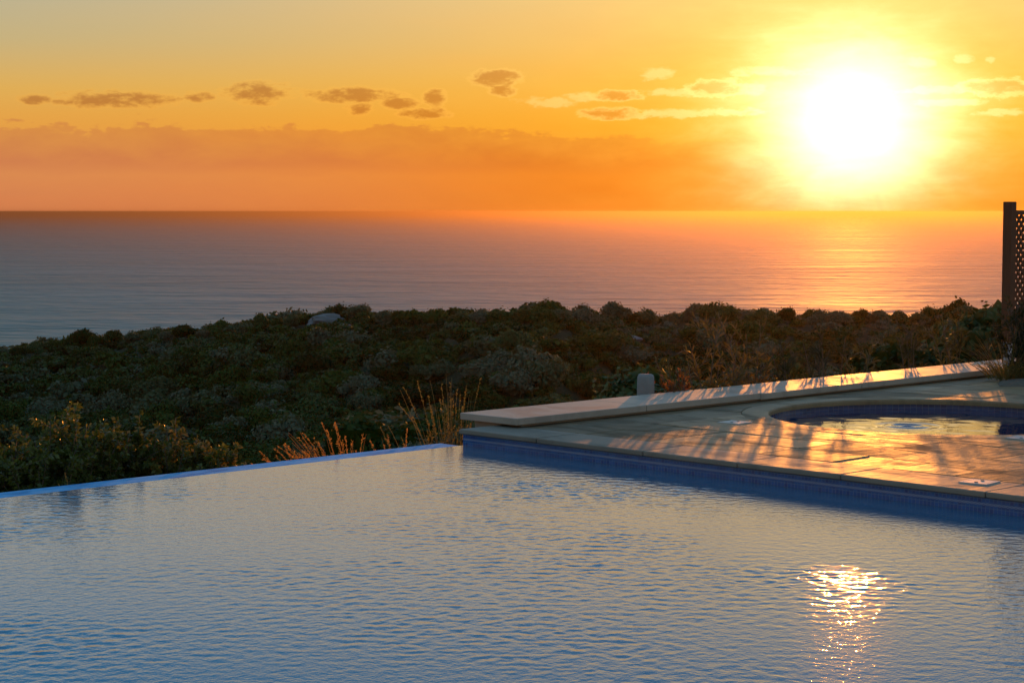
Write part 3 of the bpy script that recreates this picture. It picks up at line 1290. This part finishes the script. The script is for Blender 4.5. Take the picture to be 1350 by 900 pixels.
def tuft(name, loc, seed, n, h, spread, lab, group, m, lean=(0, 0), heads=True, cat='grass tuft', base=.10, thick=.003):
    P = Plant(seed)
    g = P.g
    for _ in range(n):
        a = g.uniform(0, 6.28)
        q = g.uniform(0, 1) ** .7
        d = np.array([math.cos(a) * q * spread + lean[0], math.sin(a) * q * spread + lean[1], 1.0])
        ln = h * g.uniform(.55, 1.05)
        st = P.path((math.cos(a) * base * q, math.sin(a) * base * q, 0), d, ln, 9, .12, g.uniform(.3, 1.1))
        P.stem(st, thick, thick * .45)
        if heads and g.random() < .75:
            for k in range(26):                     # seed head
                f = g.uniform(.78, 1.0) * 9
                i = min(int(f), 8)
                p = st[i] + (st[i + 1] - st[i]) * (f - i)
                ax = st[i + 1] - st[i]; ax /= np.linalg.norm(ax)
                P.leaf(p, ax + g.normal(0, .3, 3), .022 * g.uniform(.7, 1.3), .007, .1)
        for k in range(2):                          # basal blades
            b = g.uniform(0, 6.28)
            bl = P.path(st[0], np.array([math.cos(b) * .6 + lean[0], math.sin(b) * .6 + lean[1], 1.0]), h * g.uniform(.25, .55), 5, .2, .8)
            for i in range(5):
                P.leaf(bl[i], bl[i + 1] - bl[i], np.linalg.norm(bl[i + 1] - bl[i]) * 1.25, .008, .0)
    root = empty(name, loc)
    tag(root, lab, cat, group)
    P.build(root, m, m)
    return root


def ground_at(X, y):
    x = (X - CX) / F * y
    # y is the depth; terrain at that place
    return Vector((x, y, terrain_z(x, y)))


def h_for(X, Ytop, y):
    g_ = ground_at(X, y)
    return at_y(X, Ytop, y).z - g_.z


G1 = 'leafy shrubs below the infinity edge'
for i, (X, Yt, w, sp_, nst, lab) in enumerate([
        (-25, 566, 1.5, .55, 16, 'leafy green shrub below the infinity edge at the left end of the pool'),
        (32, 566, 1.2, .45, 16, 'yellow green leafy shrub below the pool edge, second from the left'),
        (78, 545, 1.3, .42, 16, 'tallest leafy shrub below the pool edge with one shoot standing up'),
        (140, 584, 1.7, .5, 14, 'low dark leafy shrub filling the gap between taller ones below the pool edge'),
        (188, 552, 1.3, .40, 15, 'slim upright leafy shrub below the pool edge left of the flowering one'),
        (232, 566, 1.2, .5, 17, 'broad leafy shrub with pale flecks below the pool edge'),
        (278, 588, 1.0, .36, 12, 'small leafy shrub at the right end of the row below the pool edge')]):
    y = wdepth(X, w)
    g_ = ground_at(X, y)
    leafy('leafy_shrub', g_, 300 + i, h_for(X, Yt, y), sp_, int(nst * 1.7), .044, .024, lab, G1, M['leaf'], 80, up=.35, twigs=8)

G2 = 'dry grass tufts beside the pool edge'
for i, (X, Yt, w, n, sp_, lean, lab, m) in enumerate([
        (592, 508, .75, 13, .18, (-.04, 0), 'tall green straw grass tuft next to the end of the slab wall', M['green_straw']),
        (452, 571, .7, 30, .40, (-.32, -.2), 'orange dry grass tuft leaning left over the pool edge', M['dry']),
        (415, 590, .8, 14, .40, (-.45, -.2), 'short dry grass tuft lying low at the pool edge left of the orange one', M['dry']),
        (515, 576, .8, 9, .35, (-.2, 0), 'sparse dry grass with thin bent stalks between the orange and the tall tuft', M['dry']),
        (560, 560, 1.0, 12, .45, (.1, 0), 'thin green grass low beside the tall straw tuft', M['green_straw']),
        (95, 632, .5, 6, .5, (-.3, -.2), 'few dry grass stalks at the pool edge in front of the leafy shrubs', M['dry'])]):
    y = wdepth(X, w)
    g_ = ground_at(X, y)
    tuft('grass_tuft', g_, 400 + i, int(n * 3.0), h_for(X, Yt, y) * (1.04 + .30 * abs(lean[0])), sp_, lab, G2, m, lean)

G3 = 'upright shrubs behind the slab wall'
for i, (X, Yt, w, sp_, nst, lab) in enumerate([
        (918, 452, .9, .26, 8, 'slender upright shrub behind the slab wall right of the small red plants'),
        (946, 424, .7, .34, 12, 'tall feathery shrub behind the slab wall nearest the stone post'),
        (996, 424, 1.0, .34, 11, 'tall narrow leaved shrub behind the slab wall with shining leaf tips'),
        (1040, 446, .8, .30, 9, 'lower narrow leaved shrub behind the slab wall between two taller ones'),
        (1086, 434, .8, .36, 12, 'spreading narrow leaved shrub behind the slab wall left of its brightest part'),
        (1128, 452, 1.1, .28, 8, 'small upright shrub behind the brightest part of the slab wall'),
        (1206, 420, .7, .16, 5, 'single thin tall plant behind the slab wall left of the fence'),
        (1262, 424, .8, .30, 9, 'wispy shrub behind the slab wall nearest the lattice fence'),
        (1300, 448, .8, .30, 8, 'low shrub at the foot of the lattice fence post')]):
    y = wdepth(X, w)
    g_ = ground_at(X, y)
    leafy('upright_shrub', g_, 500 + i, h_for(X, Yt, y), sp_, max(4, int(nst * .55)), .10, .015, lab, G3, M['oleander'], 28, up=.62, twigs=4)

G4 = 'small reddish plants behind the slab wall'
for i, (X, Yt, lab) in enumerate([(878, 489, 'small reddish plant right beside the stone post'),
                                  (897, 490, 'small orange red plant, second to the right of the stone post')]):
    y = wdepth(X, CAP_W1 + .14)
    g_ = ground_at(X, y)
    leafy('red_plant', g_, 600 + i, h_for(X, Yt, y), .12, 6, .05, .020, lab, G4, M['red_leaf'], 40, up=.6, cat='plant', twigs=2)


def build_bed():
    p = at_z(1362, 507, Z_T)
    u0, w0 = uw(p)
    bm = bmesh.new()
    n = 40
    prev = None
    top = None
    for r, z in ((.75, .0), (.70, .02), (.45, .035), (.15, .04)):
        ring = []
        for i in range(n):
            a = 2 * math.pi * i / n
            q = r * (1 + .10 * math.sin(a * 3 + 1) + .05 * math.sin(a * 7))
            ring.append(bm.verts.new((q * 1.0 * math.cos(a), q * .42 * math.sin(a), z + .012 * mnoise.noise(Vector((math.cos(a) * 4, math.sin(a) * 4, r * 5))))))
        if prev:
            for i in range(n):
                bm.faces.new((prev[i], prev[(i + 1) % n], ring[(i + 1) % n], ring[i]))
        prev = ring
    bm.faces.new(prev)
    o = link('planting_bed', bm_mesh(bm, 'planting_bed'), M['soil'], smooth=True)
    o.matrix_world = POOL_M @ Matrix.Translation((u0 + .35, w0, Z_T + .003))
    tag(o, kind='structure')
    q = W(*uw(at_z(1328, 500, Z_T + .01)), Z_T + .01)
    tuft('spiky_bush', q, 700, 95, .52, .85, 'spiky dry bush spilling onto the terrace at the end of the slab wall', None, M['green_straw'], (-.05, 0), False, 'bush', .18, .003)
    q = W(*uw(at_z(1356, 500, Z_T + .01)), Z_T + .01)
    leafy('leafy_bush', q, 701, .75, .6, 22, .06, .014, 'dense dark bush below the lattice fence beside the terrace', None, M['oleander'], 50, up=.5, cat='bush')


build_bed()

# ------------------------------------------------------------------ air


def build_haze():
    bm = bmesh.new()
    box(bm, -430000, 430000, -430000, 430000, SEA_Z - 20, 4.0)
    m = bpy.data.materials.new('haze')
    m.use_nodes = True
    t = m.node_tree
    t.nodes.remove(t.nodes['Principled BSDF'])
    v = t.nodes.new('ShaderNodeVolumePrincipled')
    v.inputs['Color'].default_value = (.17, .125, .09, 1)
    v.inputs['Density'].default_value = HAZE
    v.inputs['Anisotropy'].default_value = .83
    t.links.new(v.outputs[0], t.nodes['Material Output'].inputs['Volume'])
    o = link('haze', bm_mesh(bm, 'haze'), m)
    tag(o, 'thin evening haze in the air', 'haze', kind='stuff')


HAZE = 1.1e-4
build_haze()

# ------------------------------------------------------------------ render settings
scene.view_settings.view_transform = 'Standard'
scene.view_settings.look = 'None'
scene.view_settings.exposure = 0
scene.view_settings.gamma = 1
scene.view_settings.use_curve_mapping = False
scene.render.engine = 'CYCLES'
scene.cycles.use_denoising = True
scene.cycles.max_bounces = 6
scene.cycles.diffuse_bounces = 2
scene.cycles.glossy_bounces = 3
scene.cycles.transparent_max_bounces = 8
scene.cycles.sample_clamp_indirect = 6
